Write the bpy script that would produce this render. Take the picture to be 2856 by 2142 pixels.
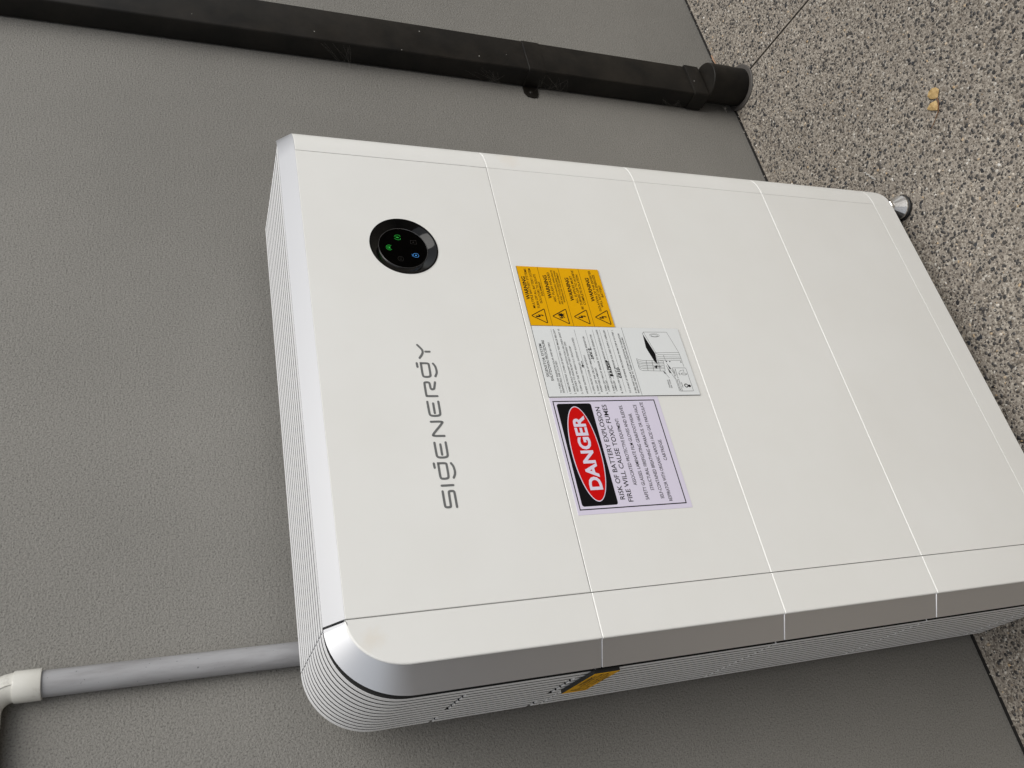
import bpy, bmesh, math, random
import numpy as np
from mathutils import Matrix, Vector

for o in list(bpy.data.objects):
    bpy.data.objects.remove(o)
SC = bpy.context.scene
COL = SC.collection
R_ = math.radians
random.seed(7)

# ------------------------------------------------------------------ camera
# the phone was held on its side: world up points to the left of the picture
cam_d = bpy.data.cameras.new('camera')
cam_d.sensor_width = 36.0
cam_d.sensor_fit = 'HORIZONTAL'
cam_d.lens = 29.994
cam_d.clip_start = 0.02
cam_d.clip_end = 200
cam = bpy.data.objects.new('camera', cam_d)
COL.objects.link(cam)
RX = Vector((-0.19739523, -0.32132926, -0.92616555))
DN = Vector((-0.86090932, 0.50871038, 0.00699212))
FW = Vector((0.46890325, 0.79872477, -0.37705236))
UP = -DN
BK = -FW
cam.matrix_world = Matrix(((RX.x, UP.x, BK.x, -0.24985),
                           (RX.y, UP.y, BK.y, -1.23889),
                           (RX.z, UP.z, BK.z, 1.38992),
                           (0, 0, 0, 1)))
SC.camera = cam

# ------------------------------------------------------------------ sky, sun, exposure
SUN_EL, SUN_AZ = 50.0, 19.0       # azimuth measured from the wall's normal (-y) towards +x
world = bpy.data.worlds.new('World')
SC.world = world
world.use_nodes = True
wn = world.node_tree
wn.nodes.clear()
sky = wn.nodes.new('ShaderNodeTexSky')
sky.sky_type = 'NISHITA'
sky.sun_disc = False
sky.sun_elevation = R_(SUN_EL)
sky.sun_rotation = R_(180 - SUN_AZ)
sky.air_density = 1.0
sky.dust_density = 1.0
sky.ozone_density = 1.0
hs = wn.nodes.new('ShaderNodeHueSaturation')
hs.inputs['Saturation'].default_value = 0.22      # hazy white sky
bg = wn.nodes.new('ShaderNodeBackground')
bg.inputs['Strength'].default_value = 0.07
wo = wn.nodes.new('ShaderNodeOutputWorld')
wn.links.new(sky.outputs[0], hs.inputs['Color'])
wn.links.new(hs.outputs[0], bg.inputs['Color'])
wn.links.new(bg.outputs[0], wo.inputs['Surface'])

sun_d = bpy.data.lights.new('sun', 'SUN')
sun_d.energy = 1.5
sun_d.angle = R_(50)
sun_d.color = (1.0, 0.97, 0.92)
sun = bpy.data.objects.new('sun', sun_d)
COL.objects.link(sun)
sdir = Vector((math.sin(R_(SUN_AZ)) * math.cos(R_(SUN_EL)),
               -math.cos(R_(SUN_AZ)) * math.cos(R_(SUN_EL)),
               math.sin(R_(SUN_EL))))
sun.rotation_euler = sdir.to_track_quat('Z', 'Y').to_euler()
sun.location = sdir * 6

SC.view_settings.view_transform = 'Standard'
SC.view_settings.look = 'None'
SC.view_settings.exposure = 0.90
SC.view_settings.gamma = 1.0
SC.view_settings.use_curve_mapping = False
SC.render.engine = 'CYCLES'
SC.cycles.max_bounces = 5
SC.cycles.diffuse_bounces = 3
SC.cycles.glossy_bounces = 3

# ------------------------------------------------------------------ materials
def mat(name, col, rough=0.5, metal=0.0, spec=0.5, coat=0.0):
    m = bpy.data.materials.new(name)
    m.use_nodes = True
    b = m.node_tree.nodes['Principled BSDF']
    b.inputs['Base Color'].default_value = (*col, 1)
    b.inputs['Roughness'].default_value = rough
    b.inputs['Metallic'].default_value = metal
    b.inputs['Specular IOR Level'].default_value = spec
    b.inputs['Coat Weight'].default_value = coat
    return m

def N(m, t):
    return m.node_tree.nodes.new(t)

def L(m, a, b):
    m.node_tree.links.new(a, b)

def bsdf(m):
    return m.node_tree.nodes['Principled BSDF']

def coords(m):
    c = N(m, 'ShaderNodeNewGeometry')
    return c.outputs['Position']

def noise(m, vec, scale, detail=3, rough=0.5):
    n = N(m, 'ShaderNodeTexNoise')
    n.inputs['Scale'].default_value = scale
    n.inputs['Detail'].default_value = detail
    n.inputs['Roughness'].default_value = rough
    L(m, vec, n.inputs['Vector'])
    return n.outputs['Fac']

def ramp(m, fac, stops):
    r = N(m, 'ShaderNodeValToRGB')
    el = r.color_ramp.elements
    while len(el) < len(stops):
        el.new(0.5)
    for e, (p, c) in zip(el, stops):
        e.position = p
        e.color = (*c, 1)
    L(m, fac, r.inputs['Fac'])
    return r.outputs['Color']

def bump(m, h, strength, dist):
    b = N(m, 'ShaderNodeBump')
    b.inputs['Strength'].default_value = strength
    b.inputs['Distance'].default_value = dist
    L(m, h, b.inputs['Height'])
    L(m, b.outputs['Normal'], bsdf(m).inputs['Normal'])
    return b

def mixc(m, fac, a, b, mode='MIX'):
    x = N(m, 'ShaderNodeMix')
    x.data_type = 'RGBA'
    x.blend_type = mode
    for sock, v in ((x.inputs[0], fac), (x.inputs[6], a), (x.inputs[7], b)):
        if isinstance(v, (int, float)):
            sock.default_value = v
        elif isinstance(v, tuple):
            sock.default_value = (*v, 1)
        else:
            L(m, v, sock)
    return x.outputs[2]

def mathn(m, op, a, b=0.0):
    x = N(m, 'ShaderNodeMath')
    x.operation = op
    for sock, v in ((x.inputs[0], a), (x.inputs[1], b)):
        if isinstance(v, (int, float)):
            sock.default_value = v
        else:
            L(m, v, sock)
    return x.outputs[0]

# powder coated white panel
M_PANEL = mat('white_powder_coat', (0.80, 0.795, 0.765), 0.42, spec=0.4)
p = coords(M_PANEL)
pc = ramp(M_PANEL, noise(M_PANEL, p, 5.0, 4, 0.6), [(0.3, (0.775, 0.774, 0.745)), (0.7, (0.805, 0.807, 0.785))])
def stain(base, at, size, col):
    # a dried beige water mark with its own ragged outline
    vm = N(M_PANEL, 'ShaderNodeVectorMath')
    vm.operation = 'DISTANCE'
    L(M_PANEL, p, vm.inputs[0])
    vm.inputs[1].default_value = at
    d = mathn(M_PANEL, 'ADD', mathn(M_PANEL, 'DIVIDE', vm.outputs['Value'], size), mathn(M_PANEL, 'MULTIPLY', noise(M_PANEL, p, 60, 4, 0.6), 0.9))
    f = ramp(M_PANEL, d, [(0.55, (0.45,) * 3), (1.15, (0.0,) * 3)])
    return mixc(M_PANEL, f, base, col)
pc = stain(pc, (-0.026, -0.31, 1.185), 0.032, (0.74, 0.69, 0.60))
pc = stain(pc, (0.728, -0.305, 0.865), 0.045, (0.76, 0.70, 0.62))
L(M_PANEL, pc, bsdf(M_PANEL).inputs['Base Color'])
rg = ramp(M_PANEL, noise(M_PANEL, p, 11, 5, 0.65), [(0.35, (0.36,) * 3), (0.65, (0.50,) * 3)])
L(M_PANEL, rg, bsdf(M_PANEL).inputs['Roughness'])
bump(M_PANEL, noise(M_PANEL, p, 1400, 2), 0.12, 0.0004)
M_FIN = mat('silver_painted_fin', (0.92, 0.925, 0.935), 0.45, metal=0.35)
M_TRIM = mat('satin_silver_trim', (0.69, 0.695, 0.71), 0.44, metal=1.0)
p = coords(M_TRIM)
bump(M_TRIM, noise(M_TRIM, p, 1800, 2), 0.06, 0.0003)
M_CORE = mat('dark_grey_core', (0.024, 0.024, 0.024), 0.7, spec=0.2)
M_LETTER = mat('grey_print', (0.15, 0.155, 0.155), 0.5)
M_BLACK = mat('black_print', (0.006, 0.006, 0.007), 0.5, spec=0.15)
M_BLACKCORE = mat('black_laminate_edge', (0.015, 0.015, 0.015), 0.5)
M_YELLOW = mat('yellow_laminate', (0.78, 0.40, 0.003), 0.5, spec=0.12)
M_WLABEL = mat('white_laminate', (0.76, 0.785, 0.79), 0.4, spec=0.4)
M_LILAC = mat('pale_lilac_vinyl', (0.70, 0.66, 0.79), 0.45, spec=0.2)
M_RED = mat('red_print', (0.60, 0.004, 0.004), 0.5, spec=0.15)
M_RING = mat('glossy_black_plastic', (0.004, 0.004, 0.004), 0.07, spec=0.26)
M_SCREEN = mat('black_screen_glass', (0.001, 0.001, 0.001), 0.12, spec=0.25)
M_RIM = mat('screen_rim', (0.25, 0.25, 0.25), 0.25, metal=0.8)
M_CHROME = mat('polished_steel', (0.95, 0.94, 0.92), 0.34, metal=1.0)
M_FLANGE = mat('dusty_grey_plastic', (0.075, 0.068, 0.062), 0.6)
M_RUBBER = mat('black_rubber', (0.012, 0.012, 0.012), 0.6)
M_DIM = mat('unlit_icon_print', (0.012, 0.011, 0.010), 0.4)

def emit(name, col, s):
    m = mat(name, (0.0, 0.0, 0.0), 0.4)
    bsdf(m).inputs['Emission Color'].default_value = (*col, 1)
    bsdf(m).inputs['Emission Strength'].default_value = s
    return m
M_GREEN = emit('green_led_icon', (0.05, 0.85, 0.10), 0.24)
M_BLUE = emit('blue_led_icon', (0.10, 0.42, 1.0), 0.36)

# rolled acrylic render on the wall
M_WALL = mat('grey_acrylic_render', (0.19, 0.185, 0.172), 0.75, spec=0.3)
p = coords(M_WALL)
big = noise(M_WALL, p, 1.6, 5, 0.6)
fine = noise(M_WALL, p, 390, 4, 0.70)
c1 = ramp(M_WALL, big, [(0.3, (0.186, 0.180, 0.165)), (0.7, (0.226, 0.218, 0.200))])
c2 = ramp(M_WALL, fine, [(0.34, (0.52, 0.52, 0.52)), (0.47, (1.0, 1.0, 1.0)), (0.66, (1.22, 1.22, 1.22))])
L(M_WALL, mixc(M_WALL, 1.0, c1, c2, 'MULTIPLY'), bsdf(M_WALL).inputs['Base Color'])
mid = noise(M_WALL, p, 200, 3, 0.6)
bump(M_WALL, mathn(M_WALL, 'ADD', mathn(M_WALL, 'MULTIPLY', fine, 0.7), mathn(M_WALL, 'MULTIPLY', mid, 0.65)), 0.85, 0.0023)

# dark painted downpipe with dust and specks
M_PIPE = mat('black_painted_steel', (0.016, 0.0145, 0.0125), 0.36, spec=0.28)
p = coords(M_PIPE)
dust = ramp(M_PIPE, noise(M_PIPE, p, 9, 6, 0.65), [(0.42, (0.0065, 0.0058, 0.0048)), (0.8, (0.022, 0.0185, 0.0145))])
vor = N(M_PIPE, 'ShaderNodeTexVoronoi')
vor.inputs['Scale'].default_value = 55
L(M_PIPE, p, vor.inputs['Vector'])
sep = N(M_PIPE, 'ShaderNodeSeparateColor')
L(M_PIPE, vor.outputs['Color'], sep.inputs[0])
dot = mathn(M_PIPE, 'MULTIPLY', mathn(M_PIPE, 'LESS_THAN', vor.outputs['Distance'], 0.07),
            mathn(M_PIPE, 'GREATER_THAN', sep.outputs[0], 0.88))
L(M_PIPE, mixc(M_PIPE, dot, dust, (0.42, 0.41, 0.38)), bsdf(M_PIPE).inputs['Base Color'])
L(M_PIPE, ramp(M_PIPE, noise(M_PIPE, p, 14, 4), [(0.3, (0.40,) * 3), (0.75, (0.6,) * 3)]), bsdf(M_PIPE).inputs['Roughness'])

# grey conduit with scuffs, cream fitting
M_COND = mat('grey_pvc', (0.30, 0.30, 0.315), 0.42)
p = coords(M_COND)
mp = N(M_COND, 'ShaderNodeMapping')
mp.inputs['Scale'].default_value = (1, 1, 0.18)
L(M_COND, p, mp.inputs['Vector'])
cc = ramp(M_COND, noise(M_COND, mp.outputs[0], 60, 5, 0.65), [(0.3, (0.235, 0.232, 0.236)), (0.6, (0.315, 0.315, 0.325))])
sp = ramp(M_COND, noise(M_COND, p, 240, 2), [(0.24, (0.35,) * 3), (0.30, (1.0,) * 3)])
L(M_COND, mixc(M_COND, 1.0, cc, sp, 'MULTIPLY'), bsdf(M_COND).inputs['Base Color'])
M_FITTING = mat('cream_pvc', (0.55, 0.535, 0.475), 0.25)
p = coords(M_FITTING)
L(M_FITTING, ramp(M_FITTING, noise(M_FITTING, p, 45, 5, 0.7), [(0.28, (0.44, 0.42, 0.385)), (0.45, (0.60, 0.59, 0.545))]),
  bsdf(M_FITTING).inputs['Base Color'])

# exposed aggregate concrete: the matrix between the stones
M_SLAB = mat('concrete_matrix', (0.25, 0.225, 0.20), 0.8, spec=0.3)
p = coords(M_SLAB)
v2 = N(M_SLAB, 'ShaderNodeTexVoronoi')
v2.inputs['Scale'].default_value = 330
L(M_SLAB, p, v2.inputs['Vector'])
s2 = N(M_SLAB, 'ShaderNodeSeparateColor')
L(M_SLAB, v2.outputs['Color'], s2.inputs[0])
cell = ramp(M_SLAB, s2.outputs[0], [(0.0, (0.13, 0.113, 0.096)), (0.3, (0.25, 0.222, 0.192)), (0.75, (0.31, 0.28, 0.245)), (1.0, (0.45, 0.415, 0.36))])
pat = ramp(M_SLAB, noise(M_SLAB, p, 2.2, 5, 0.6), [(0.3, (0.86, 0.85, 0.83)), (0.7, (1.08, 1.07, 1.05))])
L(M_SLAB, mixc(M_SLAB, 1.0, cell, pat, 'MULTIPLY'), bsdf(M_SLAB).inputs['Base Color'])
bump(M_SLAB, noise(M_SLAB, p, 420, 3), 0.5, 0.0012)

def stone_mat(name, stops):
    m = mat(name, (0.1, 0.1, 0.1), 0.55)
    g = N(m, 'ShaderNodeNewGeometry')
    L(m, ramp(m, g.outputs['Random Per Island'], stops), bsdf(m).inputs['Base Color'])
    return m
M_DARKSTONE = stone_mat('dark_aggregate', [(0.0, (0.026, 0.025, 0.026)), (0.4, (0.046, 0.043, 0.041)), (0.7, (0.085, 0.075, 0.065)), (0.95, (0.18, 0.152, 0.122))])
M_PALESTONE = stone_mat('pale_aggregate', [(0.0, (0.10, 0.085, 0.07)), (0.35, (0.19, 0.165, 0.135)), (0.7, (0.34, 0.31, 0.265)), (0.88, (0.50, 0.475, 0.43)), (0.955, (0.44, 0.31, 0.17)), (1.0, (0.66, 0.64, 0.60))])
M_PEBBLES = []
for i, c in enumerate([(0.026, 0.026, 0.028), (0.04, 0.038, 0.037), (0.06, 0.054, 0.048), (0.034, 0.036, 0.041)]):
    m = mat('dark_pebble_%s' % 'abcd'[i], c, 0.5)
    M_PEBBLES.append(m)
M_JOINT = mat('black_joint_filler', (0.008, 0.007, 0.006), 0.9)
M_SOIL = mat('packed_soil', (0.16, 0.145, 0.125), 0.95)
M_LEAF = mat('dry_tan_leaf', (0.50, 0.345, 0.14), 0.7)
p = coords(M_LEAF)
L(M_LEAF, ramp(M_LEAF, noise(M_LEAF, p, 160, 4), [(0.3, (0.36, 0.23, 0.085)), (0.7, (0.56, 0.40, 0.18))]), bsdf(M_LEAF).inputs['Base Color'])
M_STALK = mat('brown_stalk', (0.16, 0.075, 0.03), 0.7)
M_THREAD = mat('white_thread', (0.72, 0.72, 0.70), 0.6)
M_TWIG = mat('pale_brown_twig', (0.36, 0.22, 0.14), 0.8)
M_WEB = mat('grey_spider_silk', (0.15, 0.14, 0.125), 0.8)

# ------------------------------------------------------------------ object helpers
def tag(o, label=None, cat=None, group=None, kind=None):
    for k, v in (('label', label), ('category', cat), ('group', group), ('kind', kind)):
        if v:
            o[k] = v
    return o

def empty(name, loc=(0, 0, 0), parent=None):
    o = bpy.data.objects.new(name, None)
    o.empty_display_size = 0.05
    o.location = loc
    COL.objects.link(o)
    o.parent = parent
    return o

def mesh(name, verts, faces, m=None, parent=None, smooth=None):
    me = bpy.data.meshes.new(name)
    me.from_pydata([tuple(v) for v in verts], [], faces)
    me.validate(clean_customdata=False)
    me.update()
    if smooth is not None:
        me.polygons.foreach_set('use_smooth', [True] * len(me.polygons))
        me.set_sharp_from_angle(angle=R_(smooth))
    if m:
        me.materials.append(m)
    o = bpy.data.objects.new(name, me)
    COL.objects.link(o)
    o.parent = parent
    return o

def from_bm(name, bm, m=None, parent=None, smooth=None):
    me = bpy.data.meshes.new(name)
    bm.normal_update()
    bm.to_mesh(me)
    bm.free()
    if smooth is not None:
        me.polygons.foreach_set('use_smooth', [True] * len(me.polygons))
        me.set_sharp_from_angle(angle=R_(smooth))
    if m:
        me.materials.append(m)
    o = bpy.data.objects.new(name, me)
    COL.objects.link(o)
    o.parent = parent
    return o

def box(name, a, b, m, parent=None, bev=0.0, seg=2):
    bm = bmesh.new()
    bmesh.ops.create_cube(bm, size=1)
    for v in bm.verts:
        v.co = Vector([(a[i] + b[i]) / 2 + v.co[i] * (b[i] - a[i]) for i in range(3)])
    if bev:
        bmesh.ops.bevel(bm, geom=bm.edges[:], offset=bev, segments=seg, profile=0.5, affect='EDGES')
    return from_bm(name, bm, m, parent)

def grid_faces(rows, n, closed=False, flip=False):
    f = []
    for i in range(rows - 1):
        for j in range(n if closed else n - 1):
            k = (j + 1) % n
            q = (i * n + j, i * n + k, (i + 1) * n + k, (i + 1) * n + j)
            f.append(q[::-1] if flip else q)
    return f

def fix_normals(o):
    bm = bmesh.new()
    bm.from_mesh(o.data)
    bmesh.ops.remove_doubles(bm, verts=bm.verts[:], dist=1e-6)
    bmesh.ops.recalc_face_normals(bm, faces=bm.faces[:])
    sh = [e for e in bm.edges]
    bm.to_mesh(o.data)
    bm.free()
    return o

def loft(name, sections, m, parent=None, closed=True, caps=True, smooth=35):
    """sections: list of equally long point lists joined one after another"""
    n = len(sections[0])
    vs = [q for s in sections for q in s]
    f = grid_faces(len(sections), n, closed)
    if caps:
        f.append(tuple(range(n))[::-1])
        f.append(tuple(range((len(sections) - 1) * n, len(sections) * n)))
    bm = bmesh.new()
    bv = [bm.verts.new(v) for v in vs]
    for q in f:
        try:
            bm.faces.new([bv[i] for i in q])
        except ValueError:
            pass
    bmesh.ops.remove_doubles(bm, verts=bm.verts[:], dist=2e-6)
    bmesh.ops.recalc_face_normals(bm, faces=bm.faces[:])
    return from_bm(name, bm, m, parent, smooth)

def lathe_z(name, prof, c, m, parent=None, n=48, smooth=35):
    """prof: (radius, z) from bottom to top, about a vertical axis at c"""
    secs = []
    for r, z in prof:
        secs.append([(c[0] + r * math.cos(2 * math.pi * k / n), c[1] + r * math.sin(2 * math.pi * k / n), c[2] + z) for k in range(n)])
    return loft(name, secs, m, parent, True, True, smooth)

def tube(name, pts, rad, m, parent=None, n=12, smooth=50, rads=None):
    pts = [Vector(q) for q in pts]
    secs = []
    up = Vector((0.13, 0.31, 0.94))
    for i, q in enumerate(pts):
        t = (pts[min(i + 1, len(pts) - 1)] - pts[max(i - 1, 0)]).normalized()
        a = t.cross(up)
        if a.length < 1e-3:
            a = t.cross(Vector((1, 0, 0)))
        a.normalize()
        b = t.cross(a).normalized()
        r = rads[i] if rads else rad
        secs.append([tuple(q + a * (r * math.cos(2 * math.pi * k / n)) + b * (r * math.sin(2 * math.pi * k / n))) for k in range(n)])
    return loft(name, secs, m, parent, True, True, smooth)

# ------------------------------------------------------------------ the setting: ground, pavement, wall
g = mesh('ground', [(-40, -40, -0.05), (40, -40, -0.05), (40, 40, -0.05), (-40, 40, -0.05)], [(0, 1, 2, 3)], M_SOIL)
tag(g, kind='structure')

pave = empty('pavement')
tag(pave, kind='structure')

def joint_x(y):
    return 1.3443 + 0.1485 * (y + 0.1037)

def prism(name, poly, z0, z1, m, parent):
    n = len(poly)
    vs = [(x, y, z0) for x, y in poly] + [(x, y, z1) for x, y in poly]
    f = [tuple(range(n))[::-1], tuple(range(n, 2 * n))] + [(i, (i + 1) % n, n + (i + 1) % n, n + i) for i in range(n)]
    return mesh(name, vs, f, m, parent)
YE = -0.0095
FENCE_Y = -2.8
prism('slab', [(-6, YE), (-6, -7), (joint_x(-7) - 0.003, -7), (joint_x(YE) - 0.003, YE)], -0.1, 0.0, M_SLAB, pave)
prism('slab', [(joint_x(-7) + 0.003, -7), (8, -7), (8, YE), (joint_x(YE) + 0.003, YE)], -0.1, 0.0, M_SLAB, pave)
prism('joint_filler', [(-6, -0.0004), (-6, YE + 0.0004), (8, YE + 0.0004), (8, -0.0004)], -0.09, -0.0018, M_JOINT, pave)
prism('joint_filler', [(joint_x(-7) - 0.0028, -7), (joint_x(-7) + 0.0028, -7), (joint_x(YE) + 0.0028, YE - 0.001), (joint_x(YE) - 0.0028, YE - 0.001)], -0.09, -0.004, M_JOINT, pave)

wall = box('house_wall', (-5, 0, -0.1), (6, 0.2, 2.9), M_WALL)
tag(wall, 'grey textured rendered house wall behind the white battery cabinet', 'wall')

# unseen timber fence, added to shade the scene and tint the display's reflection
M_TIMBER = mat('weathered_brown_timber', (0.11, 0.065, 0.038), 0.8)
p = coords(M_TIMBER)
L(M_TIMBER, ramp(M_TIMBER, noise(M_TIMBER, p, 6, 5, 0.6), [(0.3, (0.075, 0.042, 0.024)), (0.7, (0.15, 0.09, 0.052))]), bsdf(M_TIMBER).inputs['Base Color'])
FN = empty('added_timber_fence', (0, FENCE_Y, 0))
tag(FN, 'unseen brown timber paling fence added behind the camera to shade the scene', 'fence')
pal = box('paling', (-0.048, -0.009, -0.04), (0.048, 0.009, 1.75), M_TIMBER, FN, 0.003, 1)
pal.location = (-4.5, 0, 0)
for i in range(1, 91):
    q = pal.copy()
    COL.objects.link(q)
    q.location = (-4.5 + i * 0.1, 0.002 * (i % 3), 0)
for z in (0.35, 1.4):
    box('rail', (-4.6, -0.055, z), (4.6, -0.0105, z + 0.07), M_TIMBER, FN, 0.003, 1)

# aggregate stones lying flush in the slab: low domes, thousands in one mesh, the largest ones single
rng = np.random.default_rng(11)

def scatter(cell, prob, x0, x1, y0, y1):
    nx, ny = int((x1 - x0) / cell), int((y1 - y0) / cell)
    gx, gy = np.meshgrid(np.arange(nx), np.arange(ny))
    x = x0 + (gx.ravel() + 0.5 * (gy.ravel() % 2) + 0.72 * rng.random(nx * ny)) * cell
    y = y0 + (gy.ravel() + 0.72 * rng.random(nx * ny)) * cell
    keep = (rng.random(nx * ny) < prob) & (np.abs(x - joint_x(y)) > 0.006) & (y < YE - 0.004)
    return x[keep], y[keep]

def stone_arrays(x, y, r, n):
    k = len(x)
    ang = np.sort((np.arange(n)[None, :] + rng.random((k, n)) * 0.75) / n * 2 * np.pi, axis=1)
    rad = r[:, None] * (0.72 + 0.5 * rng.random((k, n)))
    asp = 0.55 + 0.45 * rng.random(k)
    rot = rng.random(k) * np.pi
    lx, ly = rad * np.cos(ang), rad * np.sin(ang) * asp[:, None]
    px = x[:, None] + lx * np.cos(rot)[:, None] - ly * np.sin(rot)[:, None]
    py = y[:, None] + lx * np.sin(rot)[:, None] + ly * np.cos(rot)[:, None]
    hz = 0.0004 + 0.0010 * rng.random(k)
    V = np.zeros((k, 2 * n, 3))
    V[:, :n, 0], V[:, :n, 1], V[:, :n, 2] = px, py, -0.0004
    V[:, n:, 0] = x[:, None] + (px - x[:, None]) * 0.72
    V[:, n:, 1] = y[:, None] + (py - y[:, None]) * 0.72
    V[:, n:, 2] = hz[:, None]
    return V

def stone_mesh(name, V, n, m, parent):
    k = len(V)
    base = (np.arange(k) * 2 * n)[:, None, None]
    i = np.arange(n)
    q = np.stack([i, (i + 1) % n, n + (i + 1) % n, n + i], 1)[None] + base
    cap = (np.arange(n) + n)[None] + base[:, 0]
    me = bpy.data.meshes.new(name)
    me.vertices.add(k * 2 * n)
    me.vertices.foreach_set('co', V.reshape(-1))
    nl = k * n * 4 + k * n
    me.loops.add(nl)
    me.loops.foreach_set('vertex_index', np.concatenate([q.reshape(-1), cap.reshape(-1)]).astype(np.int32))
    me.polygons.add(k * n + k)
    st = np.concatenate([np.arange(k * n) * 4, k * n * 4 + np.arange(k) * n]).astype(np.int32)
    me.polygons.foreach_set('loop_start', st)
    me.update(calc_edges=True)
    me.validate()
    me.materials.append(m)
    o = bpy.data.objects.new(name, me)
    COL.objects.link(o)
    o.parent = parent
    tag(o, kind='stuff')
    return o
AX0, AX1, AY0, AY1 = -0.5, 2.1, -1.15, -0.012
x, y = scatter(0.0062, 0.80, AX0, AX1, AY0, AY1)
stone_mesh('pale_aggregate', stone_arrays(x, y, 0.0010 + 0.0036 * rng.random(len(x)) ** 3, 5), 5, M_PALESTONE, pave)
x, y = scatter(0.0070, 0.78, AX0, AX1, AY0, AY1)
r = 0.0015 + 0.0043 * rng.random(len(x)) ** 1.8
V = stone_arrays(x, y, r, 6)
seen = (x > 0.30) & (x < 1.5) & (y > -0.66) & (y < -0.02) & (y > -0.66 + (x - 0.85) * 0.70) & (y < -0.27 + 0.2 * (x - 0.2)) | ((x > 0.80) & (x < 1.4) & (y > -0.30) & (y < -0.02))
order = np.argsort(-np.where(seen, r, 0))[:300]
single = np.zeros(len(x), bool)
single[order] = True
stone_mesh('dark_aggregate', V[~single], 6, M_DARKSTONE, pave)
for j, k in enumerate(order):
    c = np.array([x[k], y[k], 0.0])
    f = [(i, (i + 1) % 6, 6 + (i + 1) % 6, 6 + i) for i in range(6)] + [tuple(range(6, 12))]
    o = mesh('pebble', V[k] - c, f, M_PEBBLES[j % 4], pave)
    o.location = c

# grit and crumbs gathered along the foot of the wall
k = 450
gx = rng.uniform(-0.5, 2.0, k)
gy = np.where(rng.random(k) < 0.12, -0.002 - 0.006 * rng.random(k), YE - 0.002 - 0.016 * rng.random(k) ** 2.2)
V = stone_arrays(gx, gy, 0.0008 + 0.0016 * rng.random(k) ** 2, 5)
V[:, 5:, 2] += (0.0006 + 0.0012 * rng.random(k))[:, None]
V[:, :, 2] -= np.where(gy > YE, 0.0014, 0.0)[:, None]
stone_mesh('grit', V, 5, M_PALESTONE, pave)

# ------------------------------------------------------------------ battery cabinet
# cabinet coordinates: front face at y = -0.300, seams at z = 0.900 / 0.630 / 0.360 / 0.090
CAB = empty('battery_cabinet', (0, -0.01, 0.01))
tag(CAB, 'tall white stacked battery cabinet with ribbed sides standing in front of the wall', 'battery cabinet')
YF = -0.300
ZT, ZS1, ZS2, ZS3, ZS4, ZB = 1.2008, 0.900, 0.630, 0.360, 0.090, 0.042
XR = 0.698
GAP = 0.00025

def front_arc(t):      # outline of the front face at the top left, t = 0 top .. 1 side
    a = t * math.pi / 2
    return -0.0558 * math.sin(a), 1.1308 + 0.070 * math.cos(a)

def bevel_arc(t):
    a = t * math.pi / 2
    return -0.0850 * math.sin(a), 1.1255 + 0.095 * math.cos(a)

def fin_arc(t, inset=0.0):
    a = t * math.pi / 2
    return -(0.0845 - inset) * math.sin(a), 1.131 + (0.088 - inset) * math.cos(a)

def cover_sections(fx, fz, bx, bz, by, nx, nz, ins=0.0, xin=-0.0006):
    """points across the corner: (flat painted strip with rounded edge, silver bevel trim)"""
    def F(d, y):
        return (fx - nx * (d + ins), y + ins, fz - nz * (d + ins))

    def B(u, dy=0.0, d=0.0):
        sx, sz = fx - nx * 0.0004, fz - nz * 0.0004
        return (sx + (bx - sx) * u - nx * (ins * 1.3 + d), -0.2964 + (by + 0.2964) * u + ins + dy, sz + (bz - sz) * u - nz * (ins * 1.3 + d))
    strip = [(xin, YF + ins, fz - nz * ins), F(0.0022, YF), F(0.0009, YF + 0.0004), F(0.0002, YF + 0.0013), F(0.0, YF + 0.0026),
             F(0.0014, YF + 0.0030), F(0.0060, YF + 0.0034), (xin, YF + 0.0090, fz - nz * 0.012)]
    trim = [F(0.0055, YF + 0.0040), F(0.0014, YF + 0.0034), B(0.0), B(1.0), B(1.0, 0.0016, 0.0008), B(1.0, 0.0028, 0.012), F(0.0100, YF + 0.0140)]
    return strip, trim

def straight(z, ins=0.0):
    return cover_sections(-0.0558, z, -0.0850, z, -0.279, -1.0, 0.0, ins)

def corner_cover(parent, z0, z1):
    st = [straight(z0, 0.0004), straight(z0 + 0.0004), straight(z1 - 0.0013), straight(z1, 0.0012)]
    c = loft('corner_strip', [q[0] for q in st], M_PANEL, parent, smooth=12)
    loft('bevel_trim', [q[1] for q in st], M_TRIM, parent, smooth=12)
    return c

def core(name, z0, z1, parent, top=False):
    poly = [(0.742, z0)]
    if top:
        poly += [(0.742, 1.2085)]
        poly += [fin_arc(t / 10, 0.0095) for t in range(11)]
    else:
        poly += [(0.742, z1), (-0.075, z1)]
    poly += [(-0.075, z0)]
    n = len(poly)
    y0, y1 = -0.2755, -0.068
    vs = [(x, y0, z) for x, z in poly] + [(x, y1, z) for x, z in poly]
    f = [tuple(range(n)), tuple(range(n, 2 * n))[::-1]] + [(i, n + i, n + (i + 1) % n, (i + 1) % n) for i in range(n)]
    bm = bmesh.new()
    bv = [bm.verts.new(v) for v in vs]
    for q in f:
        bm.faces.new([bv[i] for i in q])
    bmesh.ops.recalc_face_normals(bm, faces=bm.faces[:])
    return from_bm(name, bm, M_CORE, parent)

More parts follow.
